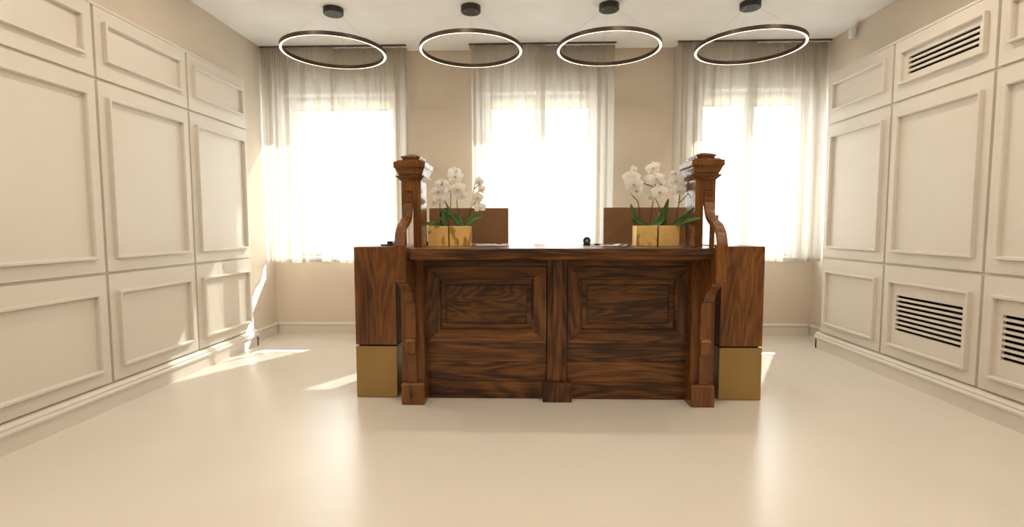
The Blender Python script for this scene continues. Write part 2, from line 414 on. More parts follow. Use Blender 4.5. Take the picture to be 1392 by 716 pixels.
# small white movement sensor high on the right wall
t = thing('wall_sensor', 'small white movement sensor on a bracket high on the right wall', 'sensor', (XR, 5.47, 3.27))
boxpart('sensor_bracket', M['white'], t, XR - .05, XR, 5.455, 5.49, 3.335, 3.352, bev=.003)
bm = bmesh.new(); bx(bm, XR - .085, XR - .03, 5.44, 5.50, 3.235, 3.335, .014); part('sensor_body', bm, M['white'], t, True)
bm = bmesh.new(); bmesh.ops.create_uvsphere(bm, u_segments=16, v_segments=8, radius=.019, matrix=Matrix.Translation((XR - .058, 5.440, 3.27))); part('sensor_lens', bm, M['white'], t, True)

# ---------------------------------------------------------------- curtains
YC = 5.905
def curtain(x0, x1, zb, seed, label, fl=0, fr=0, ret=0, dy=0):
    # fl, fr: how far the left and right edges swing open towards the hem
    """one gathered leaf; inner = +1 if its right edge is the meeting edge, -1 if its left edge"""
    rnd = random.Random(seed)
    t = thing('sheer_curtain', label, 'curtain', ((x0 + x1) / 2, YC, zb), 'sheer curtains at the windows')
    W_ = x1 - x0; nx = 260; ztop = 3.372
    zs = [ztop, ztop - .012, ztop - .03, ztop - .05, ztop - .075, ztop - .10, ztop - .14, ztop - .2, ztop - .3, ztop - .45] + [ztop - .45 - (ztop - .45 - zb) * k / 16 for k in range(1, 17)]
    # fold phases
    c = [(rnd.uniform(3.6, 5.2), rnd.uniform(0, 6.3), .021), (rnd.uniform(7, 9), rnd.uniform(0, 6.3), .012), (rnd.uniform(12, 15), rnd.uniform(0, 6.3), .005), (rnd.uniform(20, 26), rnd.uniform(0, 6.3), .001)]
    fine = [(rnd.uniform(34, 40), rnd.uniform(0, 6.3), .006), (rnd.uniform(55, 64), rnd.uniform(0, 6.3), .004)]
    def off(u, z):
        g = max(0, min(1, (ztop - z) / .42)); g = g * g * (3 - 2 * g)
        fx = sum(a * math.sin(2 * math.pi * f * u * W_ / .85 + ph + .35 * math.sin(z * 1.1 + ph)) for f, ph, a in c)
        fn = sum(a * math.sin(2 * math.pi * f * u + ph) for f, ph, a in fine)
        return fx * (.25 + .75 * g) + fn * (1 - g * .85)
    def body(z_list, name):
        bm = bmesh.new(); rows = []
        for z in z_list:
            row = []
            for i in range(nx + 1):
                u = i / nx
                drop = (ztop - z) / (ztop - zb)
                shrink = .012 * drop * math.sin(seed + z)
                k_ = max(0, min(1, (1.95 - z) / .6)); x = x0 + fl * k_ + (W_ + (fr - fl) * k_) * u + shrink * (u - .5)
                zz = z + (.006 * math.sin(u * 9 + seed) if z == zb else 0)
                row.append(bm.verts.new((x, YC + dy + off(u, z) + (ret * (1 - u / .05) if u < .05 else 0), zz)))
            rows.append(row)
        for a, b in zip(rows, rows[1:]):
            for i in range(nx): bm.faces.new((a[i], a[i + 1], b[i + 1], b[i]))
        return part(name, bm, M['sheer'], t, True)
    hb = [z for z in zs if z >= ztop - .051]
    body([z for z in zs if z <= ztop - .049], 'curtain_cloth')
    # gathered heading tape: doubled cloth
    body(hb, 'curtain_heading')
    bm = bmesh.new(); rows = []
    for z in hb: rows.append([bm.verts.new((x0 + W_ * i / nx, YC + dy + .012 + off(i / nx, z), z)) for i in range(nx + 1)])
    for a, b in zip(rows, rows[1:]):
        for i in range(nx): bm.faces.new((a[i], a[i + 1], b[i + 1], b[i]))
    part('heading_tape', bm, M['sheer'], t, True)
    bm = bmesh.new(); rows = []            # turned-up hem, doubled cloth
    for z in (zb + .001, zb + .04): rows.append([bm.verts.new((x0 + fl + (W_ + fr - fl) * i / nx, YC + dy + .006 + off(i / nx, z), z + (.006 * math.sin(i / nx * 9 + seed) if z < zb + .01 else 0))) for i in range(nx + 1)])
    for i in range(nx): bm.faces.new((rows[0][i], rows[0][i + 1], rows[1][i + 1], rows[1][i]))
    part('curtain_hem', bm, M['sheer'], t, True)
curtain(-3.085, -2.225, .895, 1, 'sheer curtain leaf in the corner by the left wall', 0, -.06)
curtain(-2.275, -1.395, .885, 2, 'right leaf of the sheer curtain at the leftmost window', dy=.05)
curtain(-.665, .20, .90, 3, 'left leaf of the sheer curtain at the middle window, behind the desk', ret=.17)
curtain(.12, .995, .90, 4, 'right leaf of the sheer curtain at the middle window, behind the desk', dy=.05)
curtain(1.69, 2.575, .90, 5, 'left leaf of the sheer curtain at the rightmost window', ret=.17)
curtain(2.490, 3.375, .905, 6, 'right leaf of the sheer curtain in the corner by the right wall', dy=.05)
for x0, x1, l in ((-3.09, -1.39, 'left'), (-.67, 1.0, 'middle'), (1.685, 3.385, 'right')):
    bm = bmesh.new(); bx(bm, x0, x1, YC - .016, YC + .016, CZ - .014, CZ, .003)
    o = obj('curtain_track', bm, M['track']); o['label'] = 'slim dark ceiling track above the %s window curtains' % l; o['category'] = 'curtain track'

# ---------------------------------------------------------------- ring pendants
def lathe_ring(bm, prof, seg=128):
    rings = [[bm.verts.new((r * math.cos(2 * math.pi * k / seg), r * math.sin(2 * math.pi * k / seg), z)) for r, z in prof] for k in range(seg)]
    for k in range(seg):
        A, B = rings[k], rings[(k + 1) % seg]
        for j in range(len(prof)): bm.faces.new((A[j], B[j], B[(j + 1) % len(prof)], A[(j + 1) % len(prof)]))
    bmesh.ops.recalc_face_normals(bm, faces=bm.faces)
def local_part(name, bm, mat, parent, smooth=False):
    me = bpy.data.meshes.new(name); bm.to_mesh(me); bm.free(); me.materials.append(mat)
    if smooth:
        for f in me.polygons: f.use_smooth = True
    o = bpy.data.objects.new(name, me); COL.objects.link(o); o.parent = parent; wo[o.name] = wo[parent.name]
    return o
def pendant():
    t = thing('ring_pendant_light', None, 'pendant light', (0, 0, CZ), 'ring pendant lights under the ceiling')
    zr = 2.968 - CZ; ro, ri, h = .487, .460, .036
    bm = bmesh.new(); lathe_ring(bm, [(ro, zr), (ro, zr + h), (ri, zr + h), (ri, zr), (ri + .0025, zr), (ri + .0025, zr + .012), (ro - .0025, zr + .012), (ro - .0025, zr)])
    local_part('ring_body', bm, M['ring'], t)
    bm = bmesh.new(); lathe_ring(bm, [(ri + .003, zr + .002), (ro - .003, zr + .002), (ro - .003, zr + .011), (ri + .003, zr + .011)]); local_part('led_diffuser', bm, M['led'], t)
    bm = bmesh.new(); seg = 48
    prof = [(0, -.0005), (.0935, -.0005), (.0935, -.005), (.090, -.007), (.090, -.010), (.0935, -.012), (.0935, -.048), (.090, -.052), (0, -.052)]
    rr = [[bm.verts.new((r * math.cos(2 * math.pi * k / seg), r * math.sin(2 * math.pi * k / seg), z)) for r, z in prof[1:-1]] for k in range(seg)]
    for k in range(seg):
        for j in range(len(prof) - 3): bm.faces.new((rr[k][j], rr[(k + 1) % seg][j], rr[(k + 1) % seg][j + 1], rr[k][j + 1]))
    bm.faces.new([r[0] for r in rr]); bm.faces.new([r[-1] for r in rr]); bmesh.ops.recalc_face_normals(bm, faces=bm.faces)
    local_part('canopy', bm, M['canopy'], t)
    for dg in (215, 325, 92):
        a = math.radians(dg)
        bm = bmesh.new(); tube(bm, [(.06 * math.cos(a), .06 * math.sin(a), -.052), ((ro - .013) * math.cos(a), (ro - .013) * math.sin(a), zr + h)], .0011, 6)
        local_part('suspension_cable', bm, M['wire'], t)
        bm = bmesh.new(); x, y = (ro - .013) * math.cos(a), (ro - .013) * math.sin(a); tube(bm, [(x, y, zr + h - .001), (x, y, zr + h + .016)], .004, 8)
        local_part('cable_grip', bm, M['wire'], t)
    return t
def copy_tree(o, parent=None):
    c = o.copy(); COL.objects.link(c); c.parent = parent
    for ch in list(o.children): copy_tree(ch, c)
    return c
p0 = pendant()
for i, (x, y, l) in enumerate([(-1.855, 4.94, 'leftmost lit ring pendant, tilting down to the right, near the left window'),
                               (-.538, 4.94, 'second lit ring pendant from the left, above the left orchids'),
                               (.764, 4.94, 'third lit ring pendant from the left, between middle window and right orchids'),
                               (2.077, 4.95, 'rightmost lit ring pendant, near the right window')]):
    o = p0 if i == 0 else copy_tree(p0)
    o.location = (x, y, CZ); o.rotation_euler.z = (0, 0, .0, 0)[i]; o['label'] = l.replace('tilting down to the right, ', '')

# ---------------------------------------------------------------- reception desk
CX = .218; YP = 3.78
desk = thing('reception_desk', 'dark walnut reception desk with panelled front, carved corner posts and thick counter top', 'desk', (CX, 3.9, 0))
# hollow carcass behind the front
bm = bmesh.new()
bx(bm, CX - 1.06, CX + 1.06, 3.86, 3.89, 0.001, 1.10); bx(bm, CX - 1.12, CX - 1.09, 3.86, 4.36, 0.001, 1.10); bx(bm, CX + 1.09, CX + 1.12, 3.86, 4.36, 0.001, 1.10)
bx(bm, CX - 1.09, CX + 1.09, 3.89, 4.34, .70, .72)
part('carcass', bm, M['wz'][1], desk)
# counter top: polygon notched round the scroll brackets, with a moulded front edge
def prism_xy(pts, z0, z1, bev=0):
    bm = bmesh.new(); extrude_poly(bm, [(x, y, z0) for x, y in pts], (0, 0, z1 - z0))
    if bev: bmesh.ops.bevel(bm, geom=list(bm.edges), offset=bev, segments=2, affect='EDGES', profile=.5)
    return bm
A = CX - 1.024; B = CX + 1.022
P_ = [(A, 3.40), (B, 3.40), (B, 3.52), (CX + 1.135, 3.52), (CX + 1.135, 4.40), (CX - 1.135, 4.40), (CX - 1.135, 3.52), (A, 3.52)]
part('counter_top', prism_xy(P_, 1.118, 1.159, .006), M['wx'][0], desk)
bm = bmesh.new(); prof = [(3.415, 1.118), (3.415, 1.106), (3.425, 1.10), (3.425, 1.088), (3.445, 1.078), (3.78, 1.078), (3.78, 1.118)]
extrude_poly(bm, [(A + .004, y, z) for y, z in prof], (B - A - .008, 0, 0)); part('counter_edge_moulding', bm, M['wx'][1], desk)
boxpart('apron_rail', M['wx'][2], desk, CX - 1.0, CX + 1.0, 3.755, 3.80, 1.012, 1.080)
# two panelled bays
def wedge(bm, pts, y0, y1):      # polygon in xz, from y0 (front) to y1
    extrude_poly(bm, [(x, y0, z) for x, z in pts], (0, y1 - y0, 0))
def bay(sgn):
    X = lambda d: CX + sgn * d
    o0, o1, i0, i1 = .078, .985, .170, .890       # distance from the desk centre: outer frame, opening
    zt, zb, it, ib = 1.012, .436, .928, .522
    fz = .030
    fr = [([(o0, zt), (o1, zt), (i1, it), (i0, it)], 'frame_rail', 'wx'), ([(o0, zb), (i0, ib), (i1, ib), (o1, zb)], 'frame_rail', 'wx'),
          ([(o0, zt), (i0, it), (i0, ib), (o0, zb)], 'frame_stile', 'wz'), ([(o1, zt), (o1, zb), (i1, ib), (i1, it)], 'frame_stile', 'wz')]
    for k, (pts, nm, mt) in enumerate(fr):
        cx_ = sum(p_[0] for p_ in pts) / 4; cz_ = sum(p_[1] for p_ in pts) / 4
        bm = bmesh.new(); wedge(bm, [(X(cx_ + (a - cx_) * .9985), cz_ + (b - cz_) * .997) for a, b in pts], YP - fz, YP + .03)
        bmesh.ops.bevel(bm, geom=[e for e in bm.edges], offset=.0018, segments=1, affect='EDGES')
        part(nm, bm, M[mt][(k + (sgn > 0)) % 3], desk)
    # inner quirk moulding
    bm = bmesh.new()
    for a, b in ((0, .010), (.013, .018)):
        q = [(i0 + a, ib + a), (i1 - a, ib + a), (i1 - a, it - a), (i0 + a, it - a)]; r = [(i0 + b, ib + b), (i1 - b, ib + b), (i1 - b, it - b), (i0 + b, it - b)]
        yq = YP - fz + .006 + a * .9
        for k in range(4):
            j = (k + 1) % 4
            wedge(bm, [(X(q[k][0]), q[k][1]), (X(q[j][0]), q[j][1]), (X(r[j][0]), r[j][1]), (X(r[k][0]), r[k][1])], yq, YP + .03)
    part('panel_moulding', bm, M['wx'][1], desk)
    # fielded panel: sunk border and slightly proud field
    bm = bmesh.new(); bx(bm, *sorted((X(i0 + .018), X(i1 - .018))), YP + .018, YP + .035, ib + .018, it - .018); part('panel_border', bm, M['wx'][0], desk)
    f = .055
    bm = bmesh.new(); bx(bm, *sorted((X(i0 + f + .004), X(i1 - f - .004))), YP + .004, YP + .02, ib + f + .004, it - f - .004, .003); part('fielded_panel', bm, M['fig'][0 if sgn < 0 else 1], desk)
    bm = bmesh.new()
    for g0, g1 in ((.020, f),):
        q = [(i0 + g0, ib + g0), (i1 - g0, ib + g0), (i1 - g0, it - g0), (i0 + g0, it - g0)]; r = [(i0 + g1, ib + g1), (i1 - g1, ib + g1), (i1 - g1, it - g1), (i0 + g1, it - g1)]
        for k in range(4):
            j = (k + 1) % 4
            wedge(bm, [(X(q[k][0]), q[k][1]), (X(q[j][0]), q[j][1]), (X(r[j][0]), r[j][1]), (X(r[k][0]), r[k][1])], YP + .005, YP + .02)
    part('panel_border_strip', bm, M['wx'][2], desk)
    # lower boards
    for k, (a, b) in enumerate(((.002, .132), (.134, .285), (.287, .433))):
        boxpart('lower_board', M['wx'][(k + (sgn > 0)) % 3], desk, *sorted((X(.078), X(.985))), YP - .004 + .001 * k, YP + .03, a, b, bev=.0012)
bay(-1); bay(1)
# centre pilaster
boxpart('centre_pilaster', M['wz'][0], desk, CX - .072, CX + .074, YP - .038, YP + .03, .150, 1.080, bev=.002)
boxpart('pilaster_rib', M['wz'][2], desk, CX - .030, CX + .036, YP - .050, YP - .037, .152, 1.078, bev=.004)
boxpart('pilaster_foot', M['wz'][1], desk, CX - .107, CX + .110, 3.695, YP + .03, .001, .148, bev=.004)
# corner posts with capital, foot and scroll bracket
def sq(bm, cx, cy, r0, z0, r1, z1, ry=0):       # square frustum
    v0 = [bm.verts.new((cx + a * r0, cy + b * (r0 + ry), z0)) for a, b in ((-1, -1), (1, -1), (1, 1), (-1, 1))]
    v1 = [bm.verts.new((cx + a * r1, cy + b * (r1 + ry), z1)) for a, b in ((-1, -1), (1, -1), (1, 1), (-1, 1))]
    bm.faces.new(v0[::-1]); bm.faces.new(v1)
    for k in range(4): bm.faces.new((v0[k], v0[(k + 1) % 4], v1[(k + 1) % 4], v1[k]))
for sgn in (-1, 1):
    px = CX + (-1.060 if sgn < 0 else 1.044); cy = 3.765; hd = .105          # post centre; half depth .105 -> front 3.66
    W2 = .068
    o1, o2, i1_, i2_ = px + sgn * .071, px + sgn * .044, px - sgn * .012, px - sgn * .071
    bm = bmesh.new()
    bx(bm, *sorted((o1, o2)), 3.660, 3.695, .16, 1.64, .003); bx(bm, *sorted((o1, o2)), 3.69, cy + hd, 1.490, 1.64, .003); bx(bm, *sorted((o1, o2)), 3.69, cy + hd, .16, 1.16, .003); bx(bm, *sorted((i1_, i2_)), 3.660, cy + hd, .16, 1.64, .003)
    bx(bm, *sorted((i1_ - sgn * .018, i1_ - sgn * .024)), 3.657, 3.662, 1.17, 1.63, .001)
    bx(bm, *sorted((o2, i1_)), 3.672, cy + hd - .004, 1.490, 1.64); bx(bm, *sorted((o2, i1_)), 3.672, cy + hd - .004, .16, 1.16)
    bx(bm, *sorted((px - sgn * .078, px + sgn * .090)), 3.668, 3.86, .16, 1.075, .003)
    post = part('corner_post', bm, M['post'], desk)
    bm = bmesh.new()
    bx(bm, *sorted((o2 - sgn * .001, i1_ + sgn * .001)), 3.662, 3.676, 1.562, 1.636, .004); bx(bm, *sorted((o2 - sgn * .001, i1_ + sgn * .001)), 3.652, 3.676, 1.492, 1.552, .004)
    part('post_inlay', bm, M['post'], post)
    bm = bmesh.new()
    for r0, z0, r1, z1 in ((.070, 1.635, .100, 1.664), (.103, 1.664, .103, 1.672), (.083, 1.672, .086, 1.680), (.086, 1.680, .100, 1.712), (.102, 1.712, .102, 1.722), (.104, 1.722, .114, 1.732), (.114, 1.732, .114, 1.768),
                           (.114, 1.768, .092, 1.778), (.092, 1.778, .092, 1.783), (.062, 1.783, .062, 1.800), (.070, 1.800, .070, 1.812), (.070, 1.812, .012, 1.833)):
        sq(bm, px, cy, r0, z0, r1, z1, .037)
    bmesh.ops.bevel(bm, geom=[e for e in bm.edges if abs(e.verts[0].co.z - e.verts[1].co.z) < 1e-5 and e.calc_length() > .1], offset=.0016, segments=2, affect='EDGES')
    part('capital', bm, M['post'], post)
    bm = bmesh.new(); bx(bm, px - .084, px + .084, 3.615, 3.87, .001, .150, .004); sq(bm, px, 3.7425, .086, .148, .078, .164, .0435); part('post_foot', bm, M['post'], post)
    # scroll bracket
    bxw = .031; cxr = px + sgn * .016
    cen = spline([(3.652, 1.505), (3.640, 1.462), (3.622, 1.415), (3.585, 1.365), (3.520, 1.322), (3.452, 1.280), (3.400, 1.240), (3.372, 1.200), (3.362, 1.150)] and
                 [(0, 3.652, 1.505), (0, 3.640, 1.462), (0, 3.620, 1.410), (0, 3.590, 1.368), (0, 3.530, 1.335), (0, 3.450, 1.305), (0, 3.395, 1.255), (0, 3.368, 1.190), (0, 3.362, 1.150)], 4)
    L_, R2 = [], []
    for i, p_ in enumerate(cen):
        tdir = (cen[min(i + 1, len(cen) - 1)] - cen[max(i - 1, 0)]).normalized(); nrm = Vector((0, -tdir.z, tdir.y)); h = .016
        L_.append(p_ + nrm * h); R2.append(p_ - nrm * h)
    bm = bmesh.new(); prev = None
    for a, b in zip(L_, R2):
        q = [bm.verts.new((cxr - bxw, a.y, a.z)), bm.verts.new((cxr + bxw, a.y, a.z)), bm.verts.new((cxr + bxw, b.y, b.z)), bm.verts.new((cxr - bxw, b.y, b.z))]
        if prev:
            for k in range(4): bm.faces.new((prev[k], prev[(k + 1) % 4], q[(k + 1) % 4], q[k]))
        else: bm.faces.new(q)
        prev = q
    bm.faces.new(prev); bmesh.ops.recalc_face_normals(bm, faces=bm.faces)
    bmesh.ops.create_cube(bm, size=1, matrix=Matrix.Translation((cxr, 3.645, 1.495)) @ Matrix.Diagonal((.056, .05, .022, 1)))
    part('scroll_bracket', bm, M['post'], post)
    # lower carved bracket: block under the counter, ogee, shaft, small block
    prof = [(3.345, 1.185), (3.345, .955), (3.352, .935), (3.375, .925), (3.40, .925), (3.43, .90), (3.475, .875), (3.52, .845), (3.555, .80), (3.575, .775), (3.600, .765), (3.610, .745), (3.618, .70), (3.622, .60), (3.625, .505),
            (3.600, .495), (3.592, .48), (3.592, .40), (3.600, .385), (3.625, .378), (3.628, .30), (3.628, .165), (3.672, .165), (3.672, 1.07), (3.39, 1.07), (3.39, 1.185)]
    bxw = .035; cxr = px + sgn * .008
    bm = bmesh.new(); extrude_poly(bm, [(cxr - bxw, y, z) for y, z in prof], (2 * bxw, 0, 0))
    bmesh.ops.bevel(bm, geom=list(bm.edges), offset=.0015, segments=1, affect='EDGES')
    part('carved_bracket', bm, M['post'], post)

# side cabinets with brass bases
for sgn, lab in ((-1, 'left'), (1, 'right')):
    xo, xi = CX + sgn * 1.530, CX + sgn * 1.217
    x0, x1 = sorted((xo, xi))
    t = thing('side_cabinet', 'walnut side cabinet on a brass base, at the %s end of the reception desk' % lab, 'cabinet', ((x0 + x1) / 2, 4.15, 0), 'walnut side cabinets with brass bases')
    y0, y1 = YP, 4.46
    boxpart('cabinet_front', M['cab'][0 if sgn < 0 else 1], t, x0, x1, y0, y0 + .022, .411, 1.157, bev=.0015)
    bm = bmesh.new(); bx(bm, x0, x0 + .02, y0 + .0225, y1, .411, 1.150, .001); bx(bm, x1 - .02, x1, y0 + .0225, y1, .411, 1.150, .001); bx(bm, x0 + .02, x1 - .02, y1 - .02, y1, .411, 1.150); bx(bm, x0 + .02, x1 - .02, y0 + .0225, y1 - .02, .411, .43)
    part('cabinet_body', bm, M['cab'][1 if sgn < 0 else 0], t)
    boxpart('cabinet_top', M['wx'][1], t, x0, x1, y0 + .0225, y1, 1.1505, 1.1585, bev=.001)
    boxpart('recessed_core', M['dark'], t, x0 + .02, x1 - .02, y0 + .02, y1 - .02, .399, .4108, bev=0)
    bm = bmesh.new(); bx(bm, x0, x1, y0 - .002, y1, .004, .3985, .0015); part('brass_base', bm, M['brass'], t)
    boxpart('base_pad', M['dark'], t, x0 + .02, x1 - .02, y0 + .02, y1 - .02, .0, .004, bev=0)

# brown screens standing at the back of the counter
for x0, x1, l in ((-.838, -.163, 'behind the left orchids'), (.640, 1.335, 'behind the right orchids')):
    t = thing('counter_screen', 'plain brown board screen standing on the counter %s' % l, 'screen', ((x0 + x1) / 2, 4.32, 1.159), 'brown board screens on the counter')
    boxpart('screen_board', M['screen'], t, x0, x1, 4.305, 4.325, 1.162, 1.466, bev=.002)
    boxpart('screen_foot', M['screen'], t, x0 + .06, x0 + .10, 4.27, 4.37, 1.1592, 1.1635, bev=.001); boxpart('screen_foot', M['screen'], t, x1 - .10, x1 - .06, 4.27, 4.37, 1.1592, 1.1635, bev=.001)

# ---------------------------------------------------------------- orchids in gold cubes
ORCHIDS = {
 'L1': dict(
  stems=[[[-0.671,3.9,1.302],[-0.676,3.9,1.41],[-0.671,3.88,1.488],[-0.673,3.86,1.564],[-0.652,3.88,1.644]],[[-0.619,3.93,1.302],[-0.6,3.93,1.439],[-0.592,3.92,1.534],[-0.594,3.9,1.612]]],
  fl=[[-0.678,3.86,1.576,1.0,-12],[-0.662,3.83,1.513,0.95,5],[-0.714,3.9,1.5,0.8,-50],[-0.658,3.91,1.635,0.9,20],[-0.59,3.87,1.581,1.0,-5]],
  leaves=[[[-0.655,3.87,1.302],[-0.714,3.855,1.319],[-0.807,3.84,1.347],0.03],[[-0.627,3.87,1.302],[-0.625,3.865,1.409],[-0.573,3.86,1.414],0.075],[[-0.598,3.87,1.302],[-0.724,3.91,1.331],[-0.772,3.95,1.32],0.03]],
 ),
 'L2': dict(
  stems=[[[-0.512,3.9,1.302],[-0.534,3.9,1.409],[-0.543,3.89,1.51],[-0.537,3.9,1.611],[-0.553,3.9,1.712]],[[-0.481,3.88,1.302],[-0.446,3.88,1.408],[-0.423,3.88,1.509],[-0.405,3.88,1.62],[-0.388,3.88,1.67]],[[-0.411,3.88,1.593],[-0.375,3.86,1.619],[-0.364,3.86,1.63]]],
  fl=[[-0.532,3.86,1.592,1.1,10],[-0.507,3.88,1.543,0.95,35],[-0.549,3.87,1.687,1.1,-5],[-0.563,3.93,1.726,0.9,15],[-0.369,3.86,1.646,0.8,55],[-0.355,3.88,1.592,0.8,60],[-0.379,3.84,1.529,0.85,25],[-0.398,3.86,1.486,0.8,-20],[-0.362,3.83,1.451,0.85,20]],
  leaves=[[[-0.491,3.87,1.307],[-0.561,3.85,1.38],[-0.629,3.83,1.507],0.022],[[-0.48,3.87,1.307],[-0.417,3.865,1.369],[-0.343,3.86,1.391],0.05],[[-0.502,3.87,1.302],[-0.551,3.9,1.375],[-0.601,3.93,1.388],0.06]],
 ),
 'R1': dict(
  stems=[[[0.858,3.86,1.304],[0.84,3.86,1.415],[0.826,3.85,1.492],[0.777,3.83,1.545],[0.767,3.84,1.633],[0.797,3.86,1.733]],[[0.924,3.88,1.304],[0.933,3.88,1.404],[0.946,3.87,1.503],[0.963,3.88,1.581],[0.945,3.88,1.68],[0.916,3.88,1.757]],[[0.963,3.86,1.59],[0.909,3.84,1.611],[0.865,3.84,1.627],[0.86,3.84,1.644]]],
  fl=[[0.766,3.81,1.668,1.15,-5],[0.779,3.79,1.618,1.2,5],[0.792,3.86,1.733,0.6,30],[0.807,3.82,1.572,0.95,25],[0.952,3.82,1.658,1.15,10],[0.929,3.88,1.663,1.0,-55],[0.939,3.86,1.743,1.0,-25],[0.926,3.88,1.526,0.8,-60]],
  leaves=[[[0.927,3.87,1.304],[0.819,3.835,1.359],[0.761,3.8,1.473],0.04],[[0.927,3.87,1.299],[0.848,3.865,1.316],[0.78,3.86,1.365],0.03],[[0.905,3.87,1.31],[0.989,3.835,1.348],[1.041,3.8,1.51],0.05]],
 ),
 'R2': dict(
  stems=[[[1.029,3.86,1.304],[0.996,3.87,1.437],[0.962,3.87,1.514]],[[1.1,3.84,1.304],[1.12,3.84,1.419],[1.133,3.84,1.544],[1.145,3.85,1.643],[1.1,3.85,1.698]],[[1.124,3.84,1.474],[1.169,3.83,1.522],[1.206,3.83,1.565],[1.233,3.83,1.549]]],
  fl=[[0.976,3.82,1.56,1.15,10],[1.098,3.82,1.641,1.0,-15],[1.11,3.8,1.569,1.0,0],[1.093,3.86,1.693,0.75,20],[1.176,3.86,1.595,0.9,40],[0.99,3.86,1.623,0.95,35]],
  leaves=[[[1.032,3.87,1.298],[1.007,3.885,1.371],[1.071,3.9,1.404],0.07],[[1.043,3.87,1.298],[1.112,3.79,1.342],[1.173,3.62,1.438],0.035],[[1.081,3.87,1.298],[1.138,3.74,1.338],[1.214,3.6,1.365],0.036],[[1.098,3.87,1.298],[1.14,3.885,1.326],[1.222,3.9,1.315],0.03]],
 ),
}

PZ = 1.160
def petal_mesh(bm, L, Wd, ang, cup, y0, blunt=.5, seg=6, cross=4, reflex=.0):
    """a petal in the xz plane radiating at angle ang from the origin, facing -y"""
    ca, sa = math.cos(ang), math.sin(ang); rows = []
    for i in range(seg + 1):
        s_ = i / seg; wd = Wd * (math.sin(math.pi * min(1, s_ ** blunt * .97 + .03)) ** .75 if 0 < s_ < 1 else (.12 if s_ == 0 else .05))
        row = []
        for j in range(cross + 1):
            c = (j / cross - .5)
            r = L * s_; tx = c * wd
            y = y0 - cup * (s_ * s_) * L + reflex * L * s_ ** 3 + abs(c) ** 2 * wd * .45 + .0015 * math.sin(9 * s_ + 5 * c)
            row.append(bm.verts.new((ca * r - sa * tx, y, sa * r + ca * tx)))
        rows.append(row)
    for a, b in zip(rows, rows[1:]):
        for j in range(cross): bm.faces.new((a[j], a[j + 1], b[j + 1], b[j]))
def flower_mesh(v):
    rnd = random.Random(v); bm = bmesh.new()
    for a in (90, 213, 327): petal_mesh(bm, .050, .036, math.radians(a + rnd.uniform(-6, 6)), rnd.uniform(.0, .2), .002, .75)
    for a in (12, 168): petal_mesh(bm, .056, .066, math.radians(a + rnd.uniform(-5, 5)), rnd.uniform(.05, .25), -.002, .62)
    me = bpy.data.meshes.new('flower'); bm.to_mesh(me); bm.free(); me.materials.append(M['petal'])
    for f in me.polygons: f.use_smooth = True
    return me
def lip_mesh():
    bm = bmesh.new()
    for a, L, Wd in ((-90, .022, .012), (-40, .013, .009), (-140, .013, .009)): petal_mesh(bm, L, Wd, math.radians(a), .7, -.004, .8, 4, 2)
    bmesh.ops.create_icosphere(bm, subdivisions=1, radius=.0055, matrix=Matrix.Translation((0, -.008, -.001)))
    me = bpy.data.meshes.new('lip'); bm.to_mesh(me); bm.free(); me.materials.append(M['lip'])
    for f in me.polygons: f.use_smooth = True
    return me
FM = [flower_mesh(i) for i in range(5)]; LM = lip_mesh()
def leaf(bm, base, mid, tip, Wd):
    pts = spline([base, mid, tip], 8); n = len(pts); base, tip = Vector(base), Vector(tip); rows = []
    for i, p_ in enumerate(pts):
        s_ = i / (n - 1); t_ = (pts[min(i + 1, n - 1)] - pts[max(i - 1, 0)]).normalized()
        side = t_.cross(Vector((0, -1, .35))).normalized()
        wd = Wd * (math.sin(math.pi * (s_ ** .85 * .93 + .05)) ** .7)
        up = side.cross(t_).normalized(); row = []
        for j in range(5):
            c = j / 4 - .5
            row.append((p_ + side * c * wd + up * (abs(c) * wd * .35)))
        rows.append(row)
    top = [[bm.verts.new(q) for q in r] for r in rows]
    nrm = Vector((0, .0, -.0025)); bot = [[bm.verts.new(q + nrm) for q in r] for r in rows]
    for a, b in zip(top, top[1:]):
        for j in range(4): bm.faces.new((a[j], a[j + 1], b[j + 1], b[j]))
    for a, b in zip(bot, bot[1:]):
        for j in range(4): bm.faces.new((a[j + 1], a[j], b[j], b[j + 1]))
    for a, b, c, d in zip(top, top[1:], bot, bot[1:]):
        bm.faces.new((a[0], b[0], d[0], c[0])); bm.faces.new((a[4], c[4], d[4], b[4]))
LAB = {'L1': 'white orchid in a gold cube pot, left pot of the left pair', 'L2': 'white orchid in a gold cube pot, right pot of the left pair',
       'R1': 'white orchid in a gold cube pot, left pot of the right pair', 'R2': 'white orchid in a gold cube pot, right pot of the right pair'}
POT = {'L1': -.674, 'L2': -.512, 'R1': .886, 'R2': 1.050}
